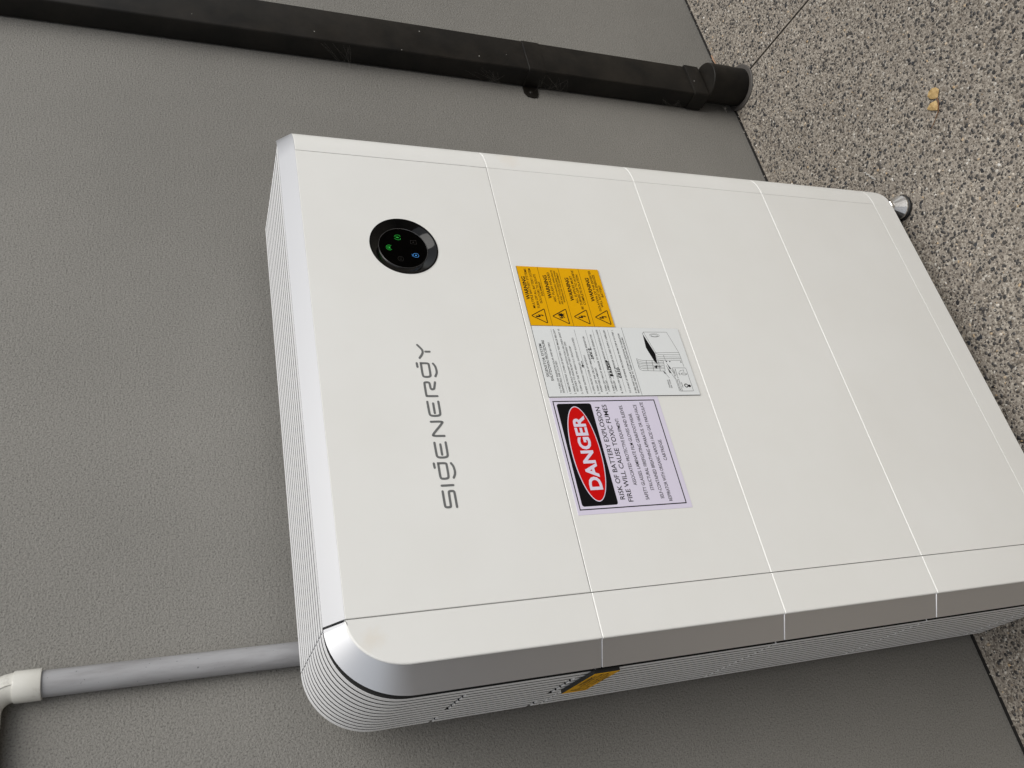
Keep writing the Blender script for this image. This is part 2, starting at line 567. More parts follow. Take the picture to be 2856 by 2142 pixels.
def front_panel(parent, z0, z1, hole=None, ch=0.0015):
    if not hole:
        def sec(z, i):
            return [(0.0006 + i * 0.3, YF + i, z), (XR - 0.0004 - i * 0.3, YF + i, z), (XR - 0.0004, YF + 0.011, z), (0.0006, YF + 0.011, z)]
        return loft('front_panel', [sec(z0, 0.0004), sec(z0 + 0.0004, 0.0), sec(z1 - ch, 0.0), sec(z1, ch * 0.9)], M_PANEL, parent, smooth=5)
    cx, cz, hr = hole
    b = 0.0009
    x0, x1 = 0.0006, XR - 0.0004
    bm = bmesh.new()
    rect = [(x0, z0), (x1, z0), (x1, z1), (x0, z1)]
    lp = []
    for ins, y in ((b, YF), (b * 0.3, YF + b * 0.3), (0, YF + b), (0, YF + 0.011)):
        lp.append([bm.verts.new((x + (ins if x == x0 else -ins), y, z + (ins if z == z0 else -ins))) for x, z in rect])
    for a, c in zip(lp, lp[1:]):
        for i in range(4):
            bm.faces.new((a[i], a[(i + 1) % 4], c[(i + 1) % 4], c[i]))
    n = 72
    ring = [bm.verts.new((cx + hr * math.cos(2 * math.pi * k / n), YF, cz + hr * math.sin(2 * math.pi * k / n))) for k in range(n)]
    ring2 = [bm.verts.new((v.co.x, YF + 0.011, v.co.z)) for v in ring]
    e1 = [bm.edges.get((lp[0][i], lp[0][(i + 1) % 4])) for i in range(4)]
    for k in range(n):
        bm.faces.new((ring[k], ring[(k + 1) % n], ring2[(k + 1) % n], ring2[k]))
    e2 = [bm.edges.get((ring[k], ring[(k + 1) % n])) for k in range(n)]
    bmesh.ops.triangle_fill(bm, edges=e1 + e2, use_beauty=True, use_dissolve=False, normal=(0, -1, 0))
    bmesh.ops.recalc_face_normals(bm, faces=bm.faces[:])
    return from_bm('front_panel', bm, M_PANEL, parent)

def roll(t):
    a = t * math.pi / 2
    return XR + 0.0001 + 0.0559 * math.sin(a), YF + 0.031 * (1 - math.cos(a))

def roll_section(z, ins=0.0, zfun=None):
    o = []
    for k in range(13):
        x, y = roll(k / 12)
        a = k / 12 * math.pi / 2
        nx, ny = math.sin(a) * 0.49, -math.cos(a)
        ln = math.hypot(nx, ny)
        o.append((x - ins * nx / ln, y - ins * ny / ln, zfun(x, z) if zfun else z))
    o.append((roll(1)[0] - ins, -0.2615, o[-1][2]))
    o.append((0.746, -0.2615, o[-1][2]))
    for k in (10, 6, 3, 0):
        x, y = roll(k / 12)
        o.append((x - (0.006 if k else 0), y + 0.010, zfun(x, z) if zfun else z))
    return o

def edge_trim(parent, z0, z1):
    return loft('edge_trim', [roll_section(z0, 0.0004), roll_section(z0 + 0.0004), roll_section(z1 - 0.0013), roll_section(z1, 0.0012)], M_PANEL, parent, smooth=12)

def fin_piece(parent, k, path, name='fin', cap=0.0):
    """path: list of (x, z, nx, nz) outer surface points"""
    y0 = YF + 0.0395 + k * 0.01667
    y1 = y0 + 0.0115
    secs = []
    for i, (x, z, nx, nz) in enumerate(path):
        d = cap if i in (0, len(path) - 1) else 0.0

        def Q(n, y):
            return (x - nx * (n + d), y, z - nz * (n + d))
        secs.append([Q(0.0002, y0), Q(0.0, y0 + 0.0003), Q(0.0, y1 - 0.0003), Q(0.0002, y1), Q(0.0088 - d, y1), Q(0.0088 - d, y0)])
    o = loft(name, secs, M_FIN, parent, smooth=18)
    o.data.materials.append(M_CORE)          # groove walls coloured dark to stand in for shade between the fins
    for pl in o.data.polygons:
        if abs(pl.normal.y) > 0.97:
            pl.material_index = 1
    return o

def side_path(za, zb):
    e = 0.0007
    return [(-0.0845, z, -1.0, 0.0) for z in (za, za - e, zb + e, zb)]

def side_fins(parent, zt, zb):
    for k in range(12):
        fin_piece(parent, k, side_path(zt, zb), cap=0.0007)

# --- controller module with the rounded corner
ctl = core('controller_module', ZS1 + 0.0015, ZT, CAB, top=True)
front_panel(ctl, ZS1 + GAP, ZT - 0.0003, (0.527, 1.0597, 0.0502))
secs = [straight(ZS1 + GAP, 0.0004), straight(ZS1 + GAP + 0.0004)]
NA = 22
for i in range(NA + 1):
    t = 1 - i / NA
    t = max(t, 0.012)
    fx, fz = front_arc(t)
    bx, bz = bevel_arc(t)
    a = t * math.pi / 2
    nx, nz = -math.sin(a) * 0.070, math.cos(a) * 0.0565
    ln = math.hypot(nx, nz)
    by = -0.279 + 0.0045 * (1 - t)
    secs.append(cover_sections(fx, fz, bx, bz, by, nx / ln, nz / ln, 0.0004 if i == NA else 0.0))
loft('corner_strip', [q[0] for q in secs], M_PANEL, ctl, smooth=12)
loft('bevel_trim', [q[1] for q in secs], M_TRIM, ctl, smooth=12)
edge_trim(ctl, ZS1 + GAP, ZT - 0.0003)

def trim_section(fx, fy, bx, by, ex, ey):
    """bevelled trim along the top edge; (ex, ey) points out of the front in plan"""
    def lp(u, dz=0.0, d=0.0):
        return (fx + (bx - fx) * u - ex * d, fy + (by - fy) * u - ey * d, 1.2004 + (1.2208 - 1.2004) * u + dz)
    return [(fx - ex * 0.004, fy - ey * 0.004, 1.1900), (fx - ex * 0.0014, fy - ey * 0.0014, 1.1985), (fx - ex * 0.0010, fy - ey * 0.0010, 1.2002),
            lp(0.0), lp(1.0), lp(1.0, -0.0010, 0.0022), lp(1.0, -0.010, 0.0030),
            lp(1.0, -0.0100, -0.006)]
secs = []
for xx in (0.0009, 0.0015, 0.2, 0.4, 0.6, XR):
    secs.append(trim_section(xx, YF, xx, -0.2745, 0, -1))
for k in range(1, 13):
    a = k / 12 * math.pi / 2
    fx, fy = XR + 0.056 * math.sin(a), YF + 0.031 * (1 - math.cos(a))
    bx, by = XR + 0.052 * math.sin(a), -0.2745 + 0.0130 * (1 - math.cos(a))
    ex, ey = math.sin(a), -math.cos(a)
    secs.append(trim_section(fx, fy, bx, by, ex * 0.5, ey))
loft('top_trim', secs, M_TRIM, ctl, smooth=12)

for k in range(12):
    top = [(0.0008, 1.219, 0.0, 1.0), (0.0016, 1.219, 0.0, 1.0), (0.35, 1.219, 0.0, 1.0), (0.742, 1.219, 0.0, 1.0)]
    for j in range(1, 7):
        a = j / 6 * math.pi / 2
        top.append((0.742 + 0.012 * math.sin(a), 1.207 + 0.012 * math.cos(a), math.sin(a), math.cos(a)))
    top += [(0.754, ZS1 + 0.002, 1.0, 0.0)]
    fin_piece(ctl, k, top, 'top_fin')
    # corner run, broken where the grip slots cut through some of the fins
    arc = [(-0.0012, 1.219, 0.0, 1.0)]
    for j in range(1, 19):
        a = j / 18 * math.pi / 2
        x, z = fin_arc(j / 18)
        nx, nz = -math.sin(a) * 0.088, math.cos(a) * 0.0845
        ln = math.hypot(nx, nz)
        arc.append((x, z, nx / ln, nz / ln))
    slot = (2 <= k <= 6) or k >= 10
    cuts = [1.0611, 1.0555] if slot else []
    cuts2 = [0.9203, 0.9140] if ((2 <= k <= 6) or k >= 10) else []
    if slot:
        fin_piece(ctl, k, arc + [(-0.0845, cuts[0] + 0.0007, -1.0, 0.0), (-0.0845, cuts[0], -1.0, 0.0)])
        fin_piece(ctl, k, side_path(cuts[1], cuts2[0]), cap=0.0007)
        fin_piece(ctl, k, side_path(cuts2[1], ZS1 + 0.0011), cap=0.0007)
    else:
        fin_piece(ctl, k, arc + [(-0.0845, ZS1 + 0.0018, -1.0, 0.0), (-0.0845, ZS1 + 0.0011, -1.0, 0.0)])

# --- three battery modules
for zt, zb in ((ZS1, ZS2), (ZS2, ZS3), (ZS3, ZS4)):
    bt = core('battery_module', zb + 0.0015, zt - 0.0015, CAB)
    front_panel(bt, zb + GAP, zt - (0.0006 if zt == ZS1 else GAP), ch=0.0006 if zt == ZS1 else 0.0012)
    corner_cover(bt, zb + GAP, zt - GAP)
    edge_trim(bt, zb + GAP, zt - GAP)
    side_fins(bt, zt - 0.0011, zb + 0.0011)
    for k in range(12):
        fin_piece(bt, k, [(0.754, zt - 0.0011, 1.0, 0.0), (0.754, zt - 0.002, 1.0, 0.0), (0.754, zb + 0.0018, 1.0, 0.0), (0.754, zb + 0.0011, 1.0, 0.0)], cap=0.0007)

# --- base
bs = core('base_module', ZB + 0.006, ZS4 - 0.0015, CAB)
zf = lambda x, z: z + (0.034 * (1 - math.sqrt(max(0.0, 1 - min(1.0, max(0.0, (x - 0.716) / 0.040)) ** 2))) if z < 0.06 else 0.0)
loft('edge_trim', [roll_section(ZB, 0.0012, zf), roll_section(ZB + 0.0012, 0.0, zf), roll_section(ZS4 - GAP - 0.0006), roll_section(ZS4 - GAP, 0.0006)], M_PANEL, bs, smooth=12)
box('front_panel', (0.0002, YF, ZB), (XR + 0.0004, YF + 0.011, ZS4 - GAP), M_PANEL, bs, 0.0006, 2)
corner_cover(bs, ZB, ZS4 - GAP)
side_fins(bs, ZS4 - 0.0011, ZB + 0.002)

# --- adjustable feet
for fx, fy in ((0.713, -0.282), (0.713, -0.100), (-0.045, -0.250), (-0.045, -0.100)):
    ft = lathe_z('foot', [(0.0235, 0.0005), (0.0255, 0.002), (0.0255, 0.0065), (0.023, 0.0085)], (fx, fy, -0.0098), M_RUBBER, CAB, 40)
    lathe_z('cone', [(0.0238, 0.0085), (0.0242, 0.0100), (0.0242, 0.0125), (0.0108, 0.0300), (0.0100, 0.0312)], (fx, fy, -0.0098), M_CHROME, ft, 20, 10)
    lathe_z('nut', [(0.0100, 0.0312), (0.0115, 0.0325), (0.0115, 0.0395), (0.0100, 0.0405)], (fx, fy, -0.0098), M_CHROME, ft, 6, 10)
    lathe_z('stem', [(0.0055, 0.0405), (0.0055, 0.0600)], (fx, fy, -0.0098), M_CHROME, ft, 16)

# ------------------------------------------------------------------ flat print helpers (on the front face)
def chaikin(pts, it=2, closed=False):
    pts = [Vector(q) for q in pts]
    for _ in range(it):
        o = []
        n = len(pts)
        rngk = range(n) if closed else range(n - 1)
        if not closed:
            o.append(pts[0])
        for i in rngk:
            a, b = pts[i], pts[(i + 1) % n]
            o += [a * 0.75 + b * 0.25, a * 0.25 + b * 0.75]
        if not closed:
            o.append(pts[-1])
        pts = o
    return pts

class Print:
    """collects flat shapes in millimetres (x, z of the cabinet front) at one depth"""
    def __init__(self, y, place=None):
        self.v, self.f, self.y, self.k = [], [], y, 0
        self.place = place or (lambda a, b, y: (a / 1000, y, b / 1000))

    def lift(self):
        self.k += 1
        return self.y - (self.k % 40) * 4e-6

    def poly(self, pts):
        y = self.lift()
        b = len(self.v)
        self.v += [self.place(q[0], q[1], y) for q in pts]
        self.f.append(tuple(range(b, b + len(pts))))

    def ngon(self, cx, cz, rx, rz, n=40):
        self.poly([(cx + rx * math.cos(2 * math.pi * i / n), cz + rz * math.sin(2 * math.pi * i / n)) for i in range(n)])

    def ellring(self, cx, cz, rx, rz, w, n=36):
        self.stroke([(cx + rx * math.cos(2 * math.pi * i / n), cz + rz * math.sin(2 * math.pi * i / n)) for i in range(n)], w, True)

    def rect(self, x0, z0, x1, z1):
        self.poly([(x0, z0), (x1, z0), (x1, z1), (x0, z1)])

    def rrect(self, x0, z0, x1, z1, r, n=5):
        pts = []
        for cx, cz, a0 in ((x1 - r, z0 + r, -90), (x1 - r, z1 - r, 0), (x0 + r, z1 - r, 90), (x0 + r, z0 + r, 180)):
            pts += [(cx + r * math.cos(R_(a0 + 90 * i / n)), cz + r * math.sin(R_(a0 + 90 * i / n))) for i in range(n + 1)]
        return pts

    def stroke(self, pts, w, closed=False, round_ends=False):
        y = self.lift()
        pts = [Vector(q) for q in pts]
        n = len(pts)
        h = w / 2
        Ls, Rs = [], []
        for i in range(n):
            a = pts[i - 1] if (i > 0 or closed) else None
            c = pts[(i + 1) % n] if (i < n - 1 or closed) else None
            d1 = (pts[i] - a).normalized() if a is not None else None
            d2 = (c - pts[i]).normalized() if c is not None else None
            d1 = d1 or d2
            d2 = d2 or d1
            t = (d1 + d2)
            t = t.normalized() if t.length > 1e-6 else d1
            nn = Vector((-t.y, t.x))
            cs = max(0.45, nn.dot(Vector((-d1.y, d1.x))))
            Ls.append(pts[i] + nn * (h / cs))
            Rs.append(pts[i] - nn * (h / cs))
        if round_ends and not closed:
            def cap(cn, d, flip):
                nn = Vector((-d.y, d.x))
                return [cn + (nn * math.cos(a) + d * math.sin(a)) * h for a in [math.pi * j / 6 for j in range(1, 6)]]
            d0 = (pts[0] - pts[1]).normalized()
            d1 = (pts[-1] - pts[-2]).normalized()
            e1 = cap(pts[-1], d1, False)
            e0 = cap(pts[0], d0, False)
            b = len(self.v)
            self.v += [self.place(q.x, q.y, y) for q in [Ls[-1]] + e1 + [Rs[-1]]]
            self.f.append(tuple(range(b, b + 7))[::-1])
            b = len(self.v)
            self.v += [self.place(q.x, q.y, y) for q in [Rs[0]] + e0 + [Ls[0]]]
            self.f.append(tuple(range(b, b + 7))[::-1])
        b = len(self.v)
        self.v += [self.place(q.x, q.y, y) for q in Ls] + [self.place(q.x, q.y, y) for q in Rs]
        for i in range(n if closed else n - 1):
            j = (i + 1) % n
            self.f.append((b + n + i, b + n + j, b + j, b + i))

    def text(self, s, x0, x1, zc, cap, bold=0.0, track=1.0, tilt=0.0):
        """one line of capitals fitted between x0 and x1, cap height cap, centred at zc"""
        y = self.lift()
        cu = bpy.data.curves.new('t', 'FONT')
        cu.body = s
        cu.resolution_u = 3
        cu.offset = bold
        cu.space_character = track
        ob = bpy.data.objects.new('t', cu)
        COL.objects.link(ob)
        dg = bpy.context.evaluated_depsgraph_get()
        me = bpy.data.meshes.new_from_object(ob.evaluated_get(dg))
        bpy.data.objects.remove(ob)
        bpy.data.curves.remove(cu)
        co = np.zeros(len(me.vertices) * 3)
        me.vertices.foreach_get('co', co)
        co = co.reshape(-1, 3)
        mnx, mxx = co[:, 0].min(), co[:, 0].max()
        caph = 0.729
        b = len(self.v)
        for q in co:
            u = (q[0] - mnx) / (mxx - mnx)
            w = (q[1] / caph - 0.5) * cap
            self.v.append(self.place(x0 + (x1 - x0) * u, zc + w + tilt * u, y))
        for pl in me.polygons:
            self.f.append(tuple(b + i for i in pl.vertices))
        bpy.data.meshes.remove(me)

    def build(self, name, m, parent):
        return mesh(name, self.v, self.f, m, parent)

# ------------------------------------------------------------------ brand lettering
P = Print(YF - 0.00025)
W = 3.0
for gx in (181.6, 328.5):
    P.stroke([(gx, 1070.8), (gx - 5.8, 1070.6)], W, round_ends=True)
    P.stroke([(gx, 1065.2)] + [tuple(q) for q in chaikin([(gx, 1065.2), (gx - 0.1, 1055.0), (gx - 2.5, 1054.5), (gx - 17.5, 1054.5), (gx - 21.2, 1055.5), (gx - 21.4, 1064.2), (gx - 18.5, 1065.3), (gx - 12, 1065.3)], 3)][1:], W, True)
    P.stroke([tuple(q) for q in chaikin([(gx - 0.6, 1048.5), (gx - 5.0, 1045.8), (gx - 14.5, 1045.0), (gx - 20.5, 1048.3)], 3)], W, round_ends=True)
for ex in (189.0, 248.4):
    P.stroke([tuple(q) for q in chaikin([(ex + 21.3, 1065.4), (ex + 5.5, 1065.3), (ex + 1.0, 1064.8), (ex, 1058.0), (ex + 1.0, 1051.2), (ex + 5.5, 1050.6), (ex + 21.3, 1050.6)], 3)], W, round_ends=True)
    P.stroke([(ex + 18.7, 1058.0), (ex + 4.3, 1058.0)], W, round_ends=True)
P.stroke([tuple(q) for q in chaikin([(143.5, 1065.7), (125.0, 1065.8), (122.4, 1065.0), (122.4, 1058.8), (125.0, 1058.2), (141.0, 1058.2), (143.5, 1057.4), (143.5, 1051.4), (141.0, 1050.8), (122.1, 1050.8)], 3)], W, round_ends=True)
P.stroke([(151.2, 1065.5), (151.2, 1050.7)], W, round_ends=True)
P.stroke([tuple(q) for q in chaikin([(219.6, 1050.6), (219.8, 1065.6), (222.3, 1065.3), (238.0, 1050.2), (240.4, 1050.2), (240.3, 1065.3)], 2)], W, round_ends=True)
P.stroke([tuple(q) for q in chaikin([(278.0, 1050.4), (278.0, 1058.0), (278.1, 1064.6), (278.5, 1065.2), (297.0, 1065.2), (299.0, 1064.4), (299.0, 1058.6), (296.0, 1057.9), (290.4, 1057.9), (288.0, 1056.8), (288.6, 1053.2), (291.0, 1052.5), (298.9, 1050.4)], 2)], W, round_ends=True)
P.stroke([tuple(q) for q in chaikin([(357.3, 1065.8), (350.0, 1060.2), (347.0, 1059.8), (343.5, 1060.4), (336.6, 1065.6)], 3)], W, round_ends=True)
P.stroke([(346.7, 1056.1), (346.7, 1050.2)], W, round_ends=True)
o = P.build('brand_lettering', M_LETTER, CAB)
o['label'] = 'grey rounded lettering reading sigenergy'

# ------------------------------------------------------------------ round display
DC = (0.527, 1.0597)
def lathe_y(name, prof, c, m, parent, n=72, smooth=40):
    secs = []
    for r, y in prof:
        secs.append([(c[0] + r * math.cos(2 * math.pi * k / n), y, c[1] + r * math.sin(2 * math.pi * k / n)) for k in range(n)])
    return loft(name, secs, m, parent, True, False, smooth)
ring = lathe_y('display_ring', [(0.0503, YF + 0.004), (0.0503, YF - 0.0007), (0.0496, YF - 0.0011), (0.0484, YF - 0.0009), (0.0470, YF), (0.0366, YF + 0.0046), (0.0362, YF + 0.0050), (0.0362, YF + 0.0070)], DC, M_RING, CAB)
ring['label'] = 'round glossy black status display with green and blue icons'
lathe_y('rim', [(0.0364, YF + 0.0046), (0.0362, YF + 0.0043), (0.0358, YF + 0.0043), (0.0356, YF + 0.0047)], DC, M_RIM, ring)
lathe_y('screen', [(0.0357, YF + 0.0054), (0.020, YF + 0.0052), (0.0001, YF + 0.0052)], DC, M_SCREEN, ring)
YS = YF + 0.0050
cx, cz = DC[0] * 1000, DC[1] * 1000

def icon_at(deg, r=20.5):
    return cx + r * math.cos(R_(deg)), cz + r * math.sin(R_(deg))
IW = 0.5
# link icon (concentric arcs), lit green
ax, az = icon_at(90)
P = Print(YS)
for r in (2.6, 4.6):
    P.stroke([(ax + r * math.cos(R_(a)), az + r * math.sin(R_(a))) for a in range(-30 - 15, 226, 15)], IW)
P.ngon(ax, az, 1.3, 1.3, 14)
P.build('icon', M_GREEN, ring)
# house icon, lit green
ax, az = icon_at(18)
P = Print(YS)
P.stroke([tuple(q) for q in chaikin([(ax - 1.2, az - 4.4), (ax - 4.2, az - 4.4), (ax - 4.6, az + 1.8), (ax - 1.5, az + 4.2)], 2)], IW)
P.stroke([tuple(q) for q in chaikin([(ax + 1.2, az + 4.4), (ax + 4.4, az + 2.0), (ax + 4.6, az - 3.8), (ax + 1.4, az - 4.6)], 2)], IW)
P.stroke([(ax + 1.2, az + 2.2), (ax - 0.8, az + 0.2), (ax + 0.8, az - 0.2), (ax - 1.0, az - 2.4)], 0.9)
P.build('icon', M_GREEN, ring)
# battery icon, lit blue
ax, az = icon_at(234)
P = Print(YS)
P.stroke([tuple(q) for q in chaikin([(ax - 3.4, az - 4.6), (ax + 3.4, az - 4.6), (ax + 3.6, az + 3.4), (ax - 3.6, az + 3.4)], 2, True)], IW, True)
P.stroke([(ax - 2.2, az + 4.9), (ax + 2.2, az + 4.9)], IW)
P.poly([(ax - 1.4, az - 0.6), (ax, az - 1.9), (ax + 1.4, az - 0.6), (ax, az + 1.0)])
P.build('icon', M_BLUE, ring)
# two unlit icons
ax, az = icon_at(306)
P = Print(YS)
P.stroke([(ax - 3.4, az - 4.4), (ax + 3.4, az - 4.4), (ax + 3.0, az + 4.2), (ax - 3.0, az + 4.2)], 0.6, True)
P.ngon(ax, az, 0.9, 1.4, 10)
P.build('icon', M_DIM, ring)
ax, az = icon_at(162)
P = Print(YS)
P.stroke([tuple(q) for q in chaikin([(ax - 4, az - 4), (ax + 4, az - 4), (ax + 4, az + 4), (ax - 4, az + 4)], 2, True)], 0.6, True)
P.stroke([(ax - 1.2, az - 1.8), (ax - 1.2, az + 1.8)], 0.7)
P.stroke([(ax + 1.2, az - 1.8), (ax + 1.2, az + 1.8)], 0.7)
P.build('icon', M_DIM, ring)

# ------------------------------------------------------------------ signs on the front
def laminate(name, x0, z0, x1, z1, m, label, th=0.0016):
    c = box(name, (x0 / 1000, YF - th + 0.0003, z0 / 1000), (x1 / 1000, YF - 0.00005, z1 / 1000), M_BLACKCORE, CAB)
    c['label'] = label
    i = 0.25
    box('face', ((x0 + i) / 1000, YF - th, (z0 + i) / 1000), ((x1 - i) / 1000, YF - th + 0.00029, (z1 - i) / 1000), m, c)
    return c, YF - th

def bolt_icon(P, ax, az, s):
    """high voltage flash pointing down to the right"""
    pts = [(-2.2, 7.2), (0.6, 7.6), (0.0, 2.6), (2.6, 3.6), (1.9, -2.4), (3.0, -2.1), (1.0, -5.6), (-0.7, -2.9), (0.5, -2.7), (0.6, 0.7), (-2.0, -0.2)]
    P.poly([(ax + x * s, az + z * s) for x, z in pts])

def triangle(P, ax, az, s, w):
    pts = [(ax, az + 12.2 * s), (ax - 12.6 * s, az - 10.6 * s), (ax + 12.6 * s, az - 10.6 * s)]
    o = []
    for i in range(3):
        a, b, c = Vector(pts[i - 1]), Vector(pts[i]), Vector(pts[(i + 1) % 3])
        d1, d2 = (a - b).normalized() * 1.6 * s, (c - b).normalized() * 1.6 * s
        for t in (0, 0.25, 0.5, 0.75, 1):
            o.append(tuple(b + d1 * (1 - t) ** 2 + d2 * t ** 2))
    P.stroke(o, w, True)

# yellow four-panel warning sign
SG, yp = laminate('warning_sign', 391.9, 754.6, 499.7, 892.0, M_YELLOW, 'yellow four panel electrical warning sign with black triangles')
P = Print(yp - 0.00008)
for z in (857.8, 823.4, 789.1):
    P.rect(392.3, z - 0.25, 499.3, z + 0.25)
WP = [
    (885.6, 438.0, 480.0, [('MULTIPLE BATTERY SYSTEMS', 422.6, 494.7, 879.4, 4.0), ('TURN OFF ALL BATTERY SYSTEM', 422.4, 495.3, 872.3, 4.0), ('ISOLATORS TO ISOLATE', 431.9, 485.1, 866.3, 4.0), ('EQUIPMENT', 445.3, 471.7, 861.3, 3.6)]),
    (849.6, 441.0, 484.0, [('ARC FLASH HAZARD', 434.8, 489.8, 842.6, 4.2), ('ARC FLASH HAZARD APPROPRIATE', 430.8, 494.2, 836.2, 3.0), ('PPE AND TOOLS REQUIRED WHILE', 431.4, 493.5, 831.7, 3.0), ('WORKING ON THIS EQUIPMENT', 434.5, 490.1, 827.6, 3.0)]),
    (813.8, 438.0, 481.1, [('ALL SUPPLIES MUST', 433.6, 485.0, 806.2, 4.0), ('BE TURNED OFF TO ACHIEVE', 423.0, 495.6, 800.6, 4.0), ('COMPLETE ISOLATION', 431.4, 487.8, 795.0, 4.0)]),
    (779.0, 437.9, 482.4, [('ISOLATION OF THE INVERTER', 420.5, 496.3, 771.4, 4.0), ('WILL NOT DE-ENERGIZE', 427.5, 488.8, 766.2, 4.0), ('BATTERY', 446.6, 469.2, 760.7, 4.0)]),
]
for wz, a, b, lines in WP:
    P.text('WARNING', a, b, wz, 6.2, bold=0.028)
    for s, a2, b2, z, cap in lines:
        P.text(s, a2, b2, z, cap, bold=0.010)
P.build('lettering', M_BLACK, SG)
P = Print(yp - 0.00008)
for i, (az, s) in enumerate(((875.0, 1.0), (840.5, 1.06), (806.0, 1.02), (771.0, 1.02))):
    triangle(P, 409.2, az, s, 1.35)
    if i != 1:
        bolt_icon(P, 409.0, az - 2.0, 1.0)
    else:
        bolt_icon(P, 407.0, az - 3.0, 0.72)
        o = []
        for k in range(18):
            a = 2 * math.pi * k / 18
            rr = (4.6 if k % 2 else 2.4) * (1.25 if k in (3, 9, 15) else 1.0)
            o.append((411.6 + rr * math.cos(a) * 0.9, az - 1.2 + rr * math.sin(a) * 1.35))
        P.poly(o)
P.build('pictogram', M_BLACK, SG)

# white shutdown procedure sign
SG, yp = laminate('procedure_sign', 273.6, 645.2, 391.6, 891.8, M_WLABEL, 'white shutdown procedure sign with printed steps and a line drawing')
P = Print(yp - 0.00008)
P.rect(274.0, 744.35, 391.2, 744.85)
for a, b, z in ((279.4, 386.4, 862.1), (278.9, 386.3, 824.7), (329.3, 385.8, 806.5), (300.1, 386.5, 794.8), (301.3, 386.7, 783.0), (279.4, 386.7, 769.4)):
    P.rect(a, z - 0.17, b, z + 0.17)
LT = [
    ('SIGENSTOR SYSTEM', 305.7, 360.6, 885.6, 3.9), ('SHUTDOWN PROCEDURE', 299.1, 366.8, 880.1, 3.9),
    ('TO TURN OFF SIGENSTOR SOLAR AND BATTERY', 279.5, 363.6, 871.5, 2.6), ('SIGENSTOR(s) ARE LOCATED:', 279.5, 332.0, 867.6, 2.6),
    ('1. REMOVE FRONT COVER OF BATTERY *SEE IMAGE BELOW*', 278.2, 386.0, 857.8, 2.6),
    ('2. PRESS & HOLD *ON/OFF* SWITCH FOR 5 SECONDS (WAIT 10', 277.7, 386.2, 850.2, 2.6), ('SECONDS TO ENSURE BATTERY POWERS OFF)', 281.5, 364.4, 845.8, 2.6),
    ('3. TURN OFF THE *PV ARRAY D.C. ISOLATOR*', 278.0, 357.5, 839.4, 2.6), ('WHERE GATEWAY INSTALLED, GATEWAY IS LOCATED:', 277.5, 372.0, 831.4, 2.6),
    ('4. OPEN FRONT COVER OF GATEWAY', 277.7, 342.2, 820.0, 2.6), ('5. TURN OFF THE CIRCUIT BREAKERS FOR SIGENSTOR', 277.6, 374.4, 813.0, 2.6),
    ('INVERTERS LABELLED', 280.7, 320.5, 808.0, 2.6), ('6. TURN OFF CIRCUIT BREAKER TO ISOLATE GENERATOR', 277.5, 378.0, 800.3, 2.6),
    ('LABELLED', 281.3, 299.4, 796.3, 2.6), ('7. TURN OFF CIRCUIT BREAKERS BACKUP HOUSEHOLD LOADS', 277.7, 386.2, 788.2, 2.6),
    ('LABELLED', 281.5, 298.9, 784.2, 2.6), ('8. TURN OFF CIRCUIT BREAKER FOR GRID SUPPLY LABELLED', 277.9, 386.0, 776.0, 2.6),
    ('TO START UP REVERSE PROCEDURE FROM STEP 8 TO STEP 1.', 278.1, 386.7, 762.3, 2.6),
    ('IF 3RD PARTY SOLAR SYSTEM IN ADDITION TO SIGENSTOR', 278.0, 380.5, 753.0, 2.5), ('INSTALLED REFER TO THEIR SHUTDOWN PROCEDURE', 278.0, 373.3, 748.9, 2.5),
    ('SIGENERGY', 286.1, 299.9, 694.0, 1.7), ('SIDE COVER', 285.7, 300.3, 690.8, 1.7),
    ('PV ARRAY', 306.4, 317.6, 677.6, 1.5), ('DC ISOLATOR', 302.9, 318.4, 674.6, 1.5), ('RESET BUTTON', 281.6, 300.4, 677.4, 1.5),
    ('Push for 5 Seconds', 281.0, 301.0, 674.6, 1.5), ('ON/OFF', 286.3, 295.3, 671.4, 1.5), ('OFF', 307.6, 312.2, 669.8, 1.6), ('ON', 313.8, 317.1, 661.0, 1.6)]
for s, a, b, z, cap in LT:
    P.text(s, a, b, z, cap * 1.08, bold=0.010)
P.build('lettering', M_BLACK, SG)
P = Print(yp - 0.0003)
def hand(pts, w=1.15):
    P.stroke([tuple(q) for q in chaikin(pts, 1)], w, round_ends=True)
# INV 2.
hand([(336.2, 806.0), (336.4, 810.2)])
hand([(338.6, 806.0), (338.9, 810.0), (341.6, 806.4), (341.8, 810.2)])
hand([(343.6, 810.2), (345.2, 806.2), (347.2, 810.4)])
hand([(350.2, 809.2), (351.8, 810.8), (353.0, 809.4), (350.4, 806.2), (353.6, 806.3)], 1.3)
P.ngon(355.6, 806.4, 0.6, 0.6, 10)
# BACKUP
hand([(306.8, 782.6), (307.0, 787.4), (309.6, 786.6), (307.4, 785.0), (310.2, 783.8), (307.0, 782.6)], 1.5)
hand([(311.6, 782.8), (313.4, 787.4), (315.0, 782.8)], 1.3)
hand([(312.2, 784.6), (314.6, 784.6)], 1.1)
hand([(319.2, 786.6), (316.6, 786.2), (316.8, 783.4), (319.6, 783.4)], 1.3)
hand([(321.0, 783.0), (321.2, 787.6)], 1.3)
hand([(323.8, 787.4), (321.5, 785.2), (324.2, 783.2)], 1.3)
hand([(325.4, 787.4), (325.6, 783.6), (328.0, 783.6), (328.2, 787.6)], 1.3)
hand([(330.2, 783.2), (330.4, 788.0), (333.4, 787.2), (330.6, 785.2)], 1.4)
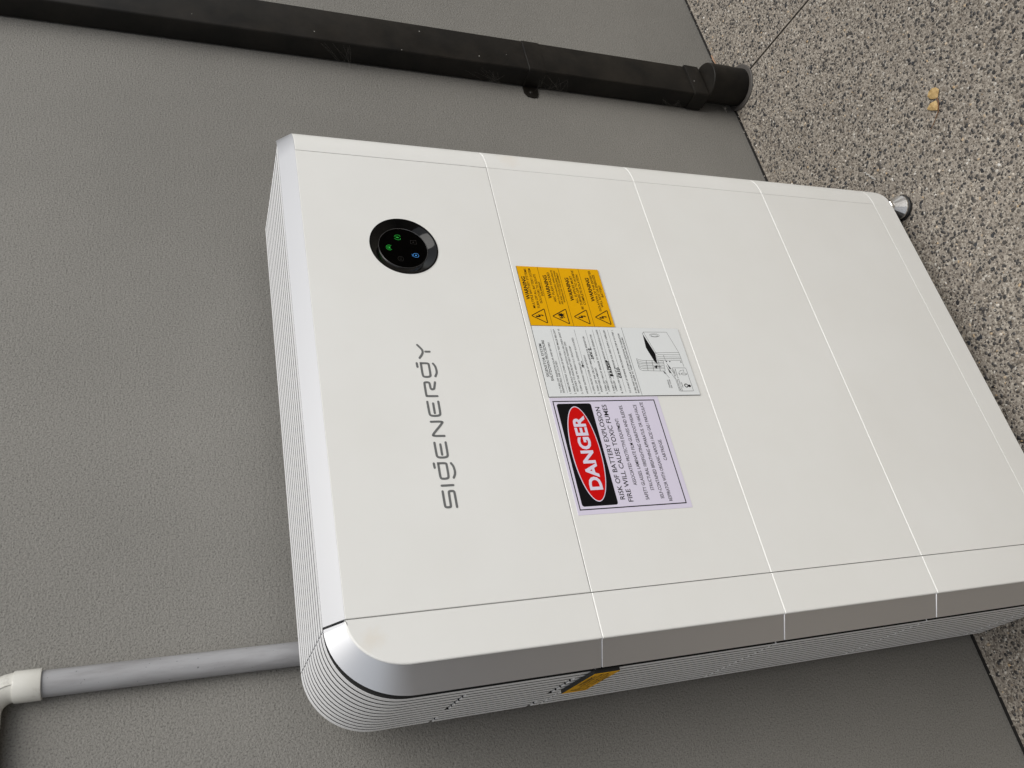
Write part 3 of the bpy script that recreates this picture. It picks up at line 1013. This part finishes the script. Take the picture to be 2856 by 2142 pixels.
# GRID
hand([(306.8, 773.6), (304.0, 773.2), (304.0, 769.8), (306.8, 769.8), (306.6, 771.4)], 1.3)
hand([(309.0, 769.6), (309.2, 774.0), (311.6, 773.2), (309.4, 771.8), (311.8, 769.6)], 1.2)
hand([(314.0, 769.6), (314.2, 774.0)], 1.2)
hand([(316.6, 769.6), (316.8, 774.0), (320.4, 772.4), (320.0, 770.2), (316.6, 769.6)], 1.2)
# arrow
hand([(331.3, 827.0), (323.5, 827.2)], 1.0)
P.poly([(320.0, 827.3), (324.6, 825.2), (324.2, 829.2)])
P.build('handwriting', M_BLACK, SG)
P = Print(yp - 0.00008)
DL = {'box': [(383.9, 708.7), (384.4, 667.8), (347.6, 658.0), (346.8, 698.8)],
      'c1': [(346.8, 698.8), (344.7, 697.4), (343.5, 693.3), (343.5, 657.3)], 'c2': [(344.7, 700.7), (341.3, 699.7), (339.7, 693.7), (339.5, 657.4)],
      'c3': [(340.5, 701.2), (337.6, 699.3), (336.8, 693.8), (336.7, 657.9)], 'c4': [(337.1, 701.1), (334.6, 699.4), (333.8, 694.7), (333.7, 658.1)],
      'c5': [(347.6, 658.0), (332.7, 657.6)], 'c6': [(342.7, 686.9), (332.6, 686.0)], 'b2': [(380.8, 711.3), (383.9, 708.7)], 'b3': [(380.8, 711.3), (344.7, 700.7), (346.8, 698.8)],
      'v1': [(336.2, 734.8), (334.5, 732.1), (333.3, 726.0), (332.6, 690.2)], 'v2': [(333.7, 735.1), (331.2, 732.3), (330.0, 725.4), (329.8, 691.1)],
      'v3': [(331.2, 735.5), (328.3, 732.3), (327.5, 726.1), (327.3, 691.5)], 'v4': [(328.7, 735.4), (325.4, 732.4), (324.6, 726.2), (324.5, 692.0)],
      'v5': [(325.4, 735.6), (322.5, 732.5), (321.7, 726.3), (321.5, 692.2)], 'v6': [(323.0, 735.6), (319.7, 732.6), (318.9, 726.4), (318.7, 692.7)],
      'v7': [(320.1, 735.7), (317.2, 734.1), (315.6, 730.6), (314.7, 692.7)], 'v8': [(336.6, 735.1), (327.1, 735.5), (319.7, 735.8)], 'v9': [(332.6, 690.2), (314.7, 692.7)],
      'v10': [(332.9, 719.6), (315.2, 721.9)], 'v11': [(332.5, 709.9), (315.1, 712.2)], 'v12': [(332.6, 699.3), (314.7, 700.9)],
      'l1': [(315.5, 696.6), (302.8, 689.3)], 'l2': [(324.7, 688.2), (301.1, 680.0)], 'l3': [(328.0, 685.9), (313.0, 680.1)], 'l4': [(332.7, 657.6), (322.6, 657.7)]}
for k, v in DL.items():
    P.stroke(v, 0.45, k == 'box')
P.poly([(380.4, 711.0), (346.0, 700.4), (326.3, 702.1), (332.1, 706.0), (355.6, 712.9)])
P.ellring(378.2, 691.2, 2.9, 8.4, 0.4)
P.ellring(377.6, 691.4, 1.9, 5.8, 0.35)
P.poly([(322.1, 710.4), (325.0, 702.5), (322.7, 704.5), (322.7, 697.1), (321.3, 697.1), (321.3, 704.9), (318.8, 705.3)])
for v in ([(315.5, 696.6), (310.6, 692.0), (310.2, 695.0)], [(322.2, 687.4), (311.8, 683.0), (311.4, 686.0)], [(328.0, 685.5), (318.8, 681.1), (318.4, 684.1)]):
    P.poly(v)
P.stroke(P.rrect(280.2, 655.2, 320.2, 679.4, 1.5), 0.45, True)
P.ellring(289.6, 664.6, 2.7, 2.7, 1.3)
P.ngon(289.0, 659.4, 2.2, 2.4, 18)
P.ellring(309.6, 662.0, 1.7, 4.8, 0.5)
P.stroke([(313.6, 668.6), (315.4, 666.4), (315.8, 663.6)], 0.4)
for q in ((331.3, 685.2), (331.4, 679.4), (330.6, 660.0)):
    P.ngon(q[0], q[1], 1.0, 1.2, 12)
P.build('line_drawing', M_BLACK, SG)

# danger sticker
SG = box('danger_sticker', (0.0998, YF - 0.00035, 0.7190), (0.2726, YF - 0.00005, 0.8916), M_LILAC, CAB)
SG['label'] = 'pale lilac danger sticker with red oval on a black band'
yp = YF - 0.00035
P = Print(yp - 0.00008)
P.stroke([(106.9, 727.1), (266.8, 727.1), (266.8, 887.2), (106.9, 887.2)], 1.5, True)
P.poly(P.rrect(111.0, 830.2, 263.1, 883.0, 3.5))
TX = [('RISK OF BATTERY EXPLOSION', 117.6, 257.0, 821.9, 6.6), ('FIRE WILL CAUSE TOXIC FUMES', 113.8, 260.6, 810.5, 6.6), ('ASSOCIATED PROTECTIVE EQUIPMENT:', 136.6, 238.5, 797.0, 4.8),
      ('SAFETY GLASSES. LAMINATE FILM GLOVES AND SLEEVES.', 115.0, 259.3, 784.7, 4.8), ('STRUCTURAL FIREFIGHTING GEAR/FOOTWEAR.', 128.0, 246.0, 773.2, 4.8),
      ('SELF-CONTAINED BREATHING APPARATUS. OR HALF-FACE', 115.3, 259.5, 761.5, 4.8), ('RESPIRATOR WITH ORGANIC VAPOUR / ACID GAS / PARTICULATE', 111.0, 263.3, 749.8, 4.8), ('CARTRIDGE.', 171.1, 203.6, 738.5, 4.8)]
for s, a, b, z, cap in TX:
    P.text(s, a, b, z, cap * 1.12, bold=0.009)
P.build('lettering', M_BLACK, SG)
P = Print(yp - 0.0003)
P.ngon(187.6, 856.7, 71.0, 22.0, 64)
P.build('oval_outline', M_LILAC, SG)
P = Print(yp - 0.00045)
P.ngon(187.6, 856.7, 69.6, 20.7, 64)
P.build('oval', M_RED, SG)
P = Print(yp - 0.0007)
P.text('DANGER', 133.0, 243.6, 856.7, 18.4, bold=0.034)
P.build('heading', M_LILAC, SG)

# small warning sign on the ribbed side
XS = -0.0847
SG = box('side_warning_sign', (XS - 0.0050, -0.2700, 0.8717), (XS - 0.0002, -0.1620, 0.9062), M_BLACKCORE, CAB)
SG['label'] = 'small yellow warning sign on the ribbed left side'
box('face', (XS - 0.00535, -0.2697, 0.8720), (XS - 0.00505, -0.1623, 0.9059), M_YELLOW, SG)
# its print: local a runs from the wall to the front, b upwards
P = Print(0.0, place=lambda a, b, y: (XS - 0.00545 + y, -0.1620 - a / 1000, 0.8717 + b / 1000))
P.text('WARNING', 44, 92, 28.6, 6.6, bold=0.022)
P.text('MULTIPLE BATTERY SYSTEMS', 31, 103, 21.6, 4.2, bold=0.004)
P.text('TURN OFF ALL BATTERY SYSTEM', 31, 104, 14.6, 4.2, bold=0.004)
P.text('ISOLATORS TO ISOLATE', 40, 94, 8.8, 4.2, bold=0.004)
P.text('EQUIPMENT', 54, 80, 3.8, 3.6, bold=0.004)
P.build('lettering', M_BLACK, SG)
P = Print(0.0, place=lambda a, b, y: (XS - 0.00545 + y, -0.1620 - a / 1000, 0.8717 + b / 1000))
triangle(P, 17.5, 17.0, 1.0, 1.4)
bolt_icon(P, 17.5, 15.0, 1.0)
P.build('pictogram', M_BLACK, SG)

# ------------------------------------------------------------------ downpipe
DP = empty('downpipe', (1.3355, 0, 0))
tag(DP, 'black rectangular downpipe running down the wall into a round floor pipe', 'downpipe')
def rr(x0, y0, x1, y1, r, z, n=4):
    pts = []
    for qx, qy, a0 in ((x1 - r, y0 + r, -90), (x1 - r, y1 - r, 0), (x0 + r, y1 - r, 90), (x0 + r, y0 + r, 180)):
        pts += [(qx + r * math.cos(R_(a0 + 90 * i / n)), qy + r * math.sin(R_(a0 + 90 * i / n)), z) for i in range(n + 1)]
    return pts
PX = 0.0495
loft('pipe', [rr(-PX, -0.052, PX, -0.002, 0.0035, z) for z in (0.135, 0.6, 1.2, 2.7)], M_PIPE, DP)
loft('collar', [rr(-PX - d, -0.053 - d, PX + d, -0.0015 + 0.001, 0.006, z) for z, d in ((0.1165, 0.0015), (0.1175, 0.0030), (0.1555, 0.0036), (0.1572, 0.0028), (0.1576, 0.0004))], M_PIPE, DP)
def circ(cx, cy, r, z, n=20):
    # ordered like rr(): starts at -y side right corner
    return [(cx + r * math.cos(R_(-90 + 360 * (i + 0.5) / n)), cy + r * math.sin(R_(-90 + 360 * (i + 0.5) / n)), z) for i in range(n)]
PCX, PCY = 0.0025, -0.0485
RP = 0.0478
secs = [circ(PCX, PCY, RP - 0.001, -0.03, 48), circ(PCX, PCY, RP - 0.001, 0.040, 48), circ(PCX, PCY, RP, 0.046, 48), circ(PCX, PCY, RP, 0.1085, 48), circ(PCX, PCY, RP - 0.0012, 0.1100, 48)]
loft('adaptor', secs, M_PIPE, DP, smooth=25)
loft('outlet_neck', [rr(-PX + 0.002, -0.050, PX - 0.002, -0.003, 0.006, z) for z in (0.1095, 0.118)], M_PIPE, DP)
lathe_z('floor_flange', [(RP - 0.0012, 0.0), (0.0580, 0.0002), (0.0580, 0.0022), (0.0565, 0.0034), (RP - 0.0006, 0.0036)], (PCX, PCY + 0.001, 0.0006), M_FLANGE, DP, 48)
st = loft('strap', [rr(-PX - d, -0.052 - d, PX + d, -0.0006, 0.0065, z) for z, d in ((0.565, 0.0002), (0.5651, 0.0020), (0.6062, 0.0020), (0.607, 0.0012), (0.6072, 0.0002))], M_PIPE, DP)
bm = bmesh.new()
pts = [(-PX - 0.0005, 0.569), (-PX - 0.022, 0.571), (-PX - 0.031, 0.576), (-PX - 0.034, 0.586), (-PX - 0.032, 0.600), (-PX - 0.020, 0.607), (-PX - 0.0005, 0.607)]
f0 = [bm.verts.new((x, -0.0035, z)) for x, z in pts]
f1 = [bm.verts.new((x, -0.0006, z)) for x, z in pts]
bm.faces.new(f0)
for i in range(len(pts)):
    bm.faces.new((f0[i], f1[i], f1[(i + 1) % len(pts)], f0[(i + 1) % len(pts)]))
bmesh.ops.recalc_face_normals(bm, faces=bm.faces[:])
tb = from_bm('strap_tab', bm, M_PIPE, st)
bm = bmesh.new()
bmesh.ops.create_uvsphere(bm, u_segments=12, v_segments=8, radius=0.006)
for v in bm.verts:
    v.co = Vector((v.co.x - PX - 0.019, v.co.y * 0.55 - 0.004, v.co.z + 0.589))
from_bm('screw_head', bm, M_PIPE, st, 40)

# ------------------------------------------------------------------ conduit with elbow
CD = empty('electrical_conduit', (0.040, -0.0168, 0))
tag(CD, 'grey plastic conduit rising from behind the cabinet to a cream elbow', 'conduit')
CR = 0.0163
tube('pipe', [(-0.0025, 0, 0.25), (-0.0025, 0, 0.9), (0.0, 0, 1.3), (0.001, 0, 1.5345)], CR, M_COND, CD, 28)
lathe_z('socket', [(0.0166, 1.5330), (0.0190, 1.5332), (0.0194, 1.5345), (0.0194, 1.5620), (0.0190, 1.5638), (0.0170, 1.5640)], (0.001, 0, 0), M_FITTING, CD, 32)
pts = []
BR = 0.030
for i in range(15):
    a = i / 14 * math.pi / 2
    pts.append((0.001 - BR * (1 - math.cos(a)), 0, 1.563 + BR * math.sin(a)))
pts += [(0.001 - BR - 0.03, 0, 1.563 + BR)]
el = tube('elbow', pts, 0.0176, M_FITTING, CD, 28)
tube('moulding_rib', [(q[0] + 0.0, -0.0177, q[2]) for q in pts[:-1]], 0.0011, M_FITTING, el, 8)
tube('pipe', [(-0.055, 0, 1.593), (-0.6, 0, 1.593)], CR, M_COND, CD, 28)

# ------------------------------------------------------------------ litter on the floor
def leaf_blade(name, pts, parent, h):
    c = sum((Vector(q) for q in pts), Vector((0, 0, 0))) / len(pts)
    vs = [Vector(q) for q in pts]
    top = [(v.x, v.y, v.z) for v in vs] + [(c.x, c.y, c.z + h)] + [(v.x, v.y, v.z - 0.0006) for v in vs]
    n = len(vs)
    f = [(i, (i + 1) % n, n) for i in range(n)] + [(i, n + 1 + i, n + 1 + (i + 1) % n, (i + 1) % n) for i in range(n)] + [tuple(range(n + 1, 2 * n + 1))[::-1]]
    bm = bmesh.new()
    bv = [bm.verts.new(q) for q in top]
    for q in f:
        bm.faces.new([bv[i] for i in q])
    bmesh.ops.recalc_face_normals(bm, faces=bm.faces[:])
    return from_bm(name, bm, M_LEAF, parent)
LO = Vector((0.835, -0.457, 0))
LF = empty('dried_leaf', LO)
tag(LF, 'dried tan winged leaf with brown stalk lying on the speckled concrete', 'leaf')
leaf_blade('blade', [Vector(q) - LO for q in ((0.8623, -0.4591, 0.004), (0.8600, -0.4700, 0.007), (0.8555, -0.4765, 0.006), (0.8488, -0.4786, 0.003), (0.8420, -0.4720, 0.0025), (0.8377, -0.4673, 0.002), (0.8420, -0.4600, 0.003), (0.8480, -0.4547, 0.0035), (0.8550, -0.4540, 0.006))], LF, 0.003)
leaf_blade('blade', [Vector(q) - LO for q in ((0.8357, -0.4626, 0.003), (0.8385, -0.4520, 0.006), (0.8357, -0.4396, 0.005), (0.8280, -0.4440, 0.0035), (0.8169, -0.4549, 0.003), (0.8240, -0.4610, 0.002))], LF, 0.003)
tube('stalk', [Vector(q) - LO for q in ((0.8370, -0.4672, 0.004), (0.8300, -0.4660, 0.0035), (0.8139, -0.4566, 0.003), (0.8078, -0.4459, 0.0025), (0.8008, -0.4359, 0.003), (0.7988, -0.4276, 0.002), (0.7975, -0.4221, 0.0014))], 0.0009, M_STALK, LF, 6, rads=[0.0016, 0.0015, 0.0011, 0.0008, 0.0007, 0.0006, 0.0005])
pts = []
for i in range(61):
    u = i / 60
    a = u * 2 * math.pi * 4
    b = Vector((0.8465, -0.254, 0.0018)).lerp(Vector((0.8106, -0.2693, 0.0018)), u)
    pts.append((b.x, b.y + 0.0014 * math.cos(a), b.z + 0.0009 * math.sin(a)))
th = tube('thread', pts, 0.0005, M_THREAD, None, 5)
tag(th, 'short white twisted thread on the concrete beside the cabinet corner', 'thread')
tw = tube('twig', [(1.5061, -0.0100, 0.0022), (1.4990, -0.0118, 0.003), (1.4882, -0.0112, 0.0032), (1.4760, -0.0120, 0.0028), (1.4652, -0.0125, 0.002)], 0.0018, M_TWIG, None, 7, rads=[0.0012, 0.002, 0.0023, 0.0018, 0.0011])
tag(tw, 'thin pale brown twig lying along the foot of the wall behind the downpipe', 'twig')

# cobwebs on the downpipe: fine strands
def web(name, label, strands, rad=0.00012):
    vs, fs = [], []
    for s in strands:
        pts = [Vector(q) for q in s]
        b = len(vs)
        for i, q in enumerate(pts):
            t = (pts[min(i + 1, len(pts) - 1)] - pts[max(i - 1, 0)]).normalized()
            a = t.cross(Vector((0.3, -0.8, 0.5))).normalized()
            c = t.cross(a)
            for k in range(3):
                vs.append(q + (a * math.cos(2.094 * k) + c * math.sin(2.094 * k)) * rad)
        for i in range(len(pts) - 1):
            for k in range(3):
                fs.append((b + i * 3 + k, b + i * 3 + (k + 1) % 3, b + i * 3 + 3 + (k + 1) % 3, b + i * 3 + 3 + k))
    o = mesh(name, vs, fs, M_WEB)
    tag(o, label, 'cobweb')
    return o
def droop(a, b, s=0.004, n=6):
    a, b = Vector(a), Vector(b)
    return [tuple(a.lerp(b, i / n) - Vector((0, 0, s * 4 * (i / n) * (1 - i / n)))) for i in range(n + 1)]
rnd = random.Random(3)
XL = 1.2855
s = []
for i in range(9):
    s.append(droop((XL - 0.0012, -0.052 + rnd.random() * 0.012, 1.02 + rnd.random() * 0.07), (XL - 0.004 - rnd.random() * 0.012, -0.0012, 1.0 + rnd.random() * 0.035), 0.003))
web('cobweb', 'wispy cobweb across the upper left edge of the downpipe', s)
s = []
for i in range(18):
    s.append(droop((XL - 0.0012, -0.046 + rnd.random() * 0.02, 0.50 + rnd.random() * 0.075), (XL - 0.002 - rnd.random() * 0.02, -0.0012, 0.50 + rnd.random() * 0.08), 0.004))
web('cobweb', 'dusty cobweb around the strap bracket of the downpipe', s)
s = []
for i in range(14):
    s.append(droop((XL - 0.0012, -0.04 + rnd.random() * 0.02, 0.66 + rnd.random() * 0.10), (XL - 0.003 - rnd.random() * 0.02, -0.0012, 0.65 + rnd.random() * 0.10), 0.005))
web('cobweb', 'thin cobweb threads between wall and downpipe just above the strap', s)
s = []
for i in range(16):
    s.append(droop((XL - 0.0012, -0.03 + rnd.random() * 0.02, 0.17 + rnd.random() * 0.07), (XL - 0.002 - rnd.random() * 0.014, -0.0012, 0.165 + rnd.random() * 0.075), 0.004))
web('cobweb', 'dusty cobweb just above the bottom collar of the downpipe', s)
s = []
c = Vector((1.281, -0.022, 0.050))
for i in range(14):
    a = rnd.random() * 6.28
    e = rnd.uniform(-0.6, 0.9)
    d = Vector((math.cos(a) * math.cos(e), -abs(math.sin(a)) * 0.3 * math.cos(e), math.sin(e))) * rnd.uniform(0.008, 0.018)
    s.append([tuple(c), tuple(c + d * 0.5), tuple(c + d)])
o = web('seed_fluff', 'pale seed fluff caught at the foot of the downpipe', s, 0.00022)
o['category'] = 'seed fluff'
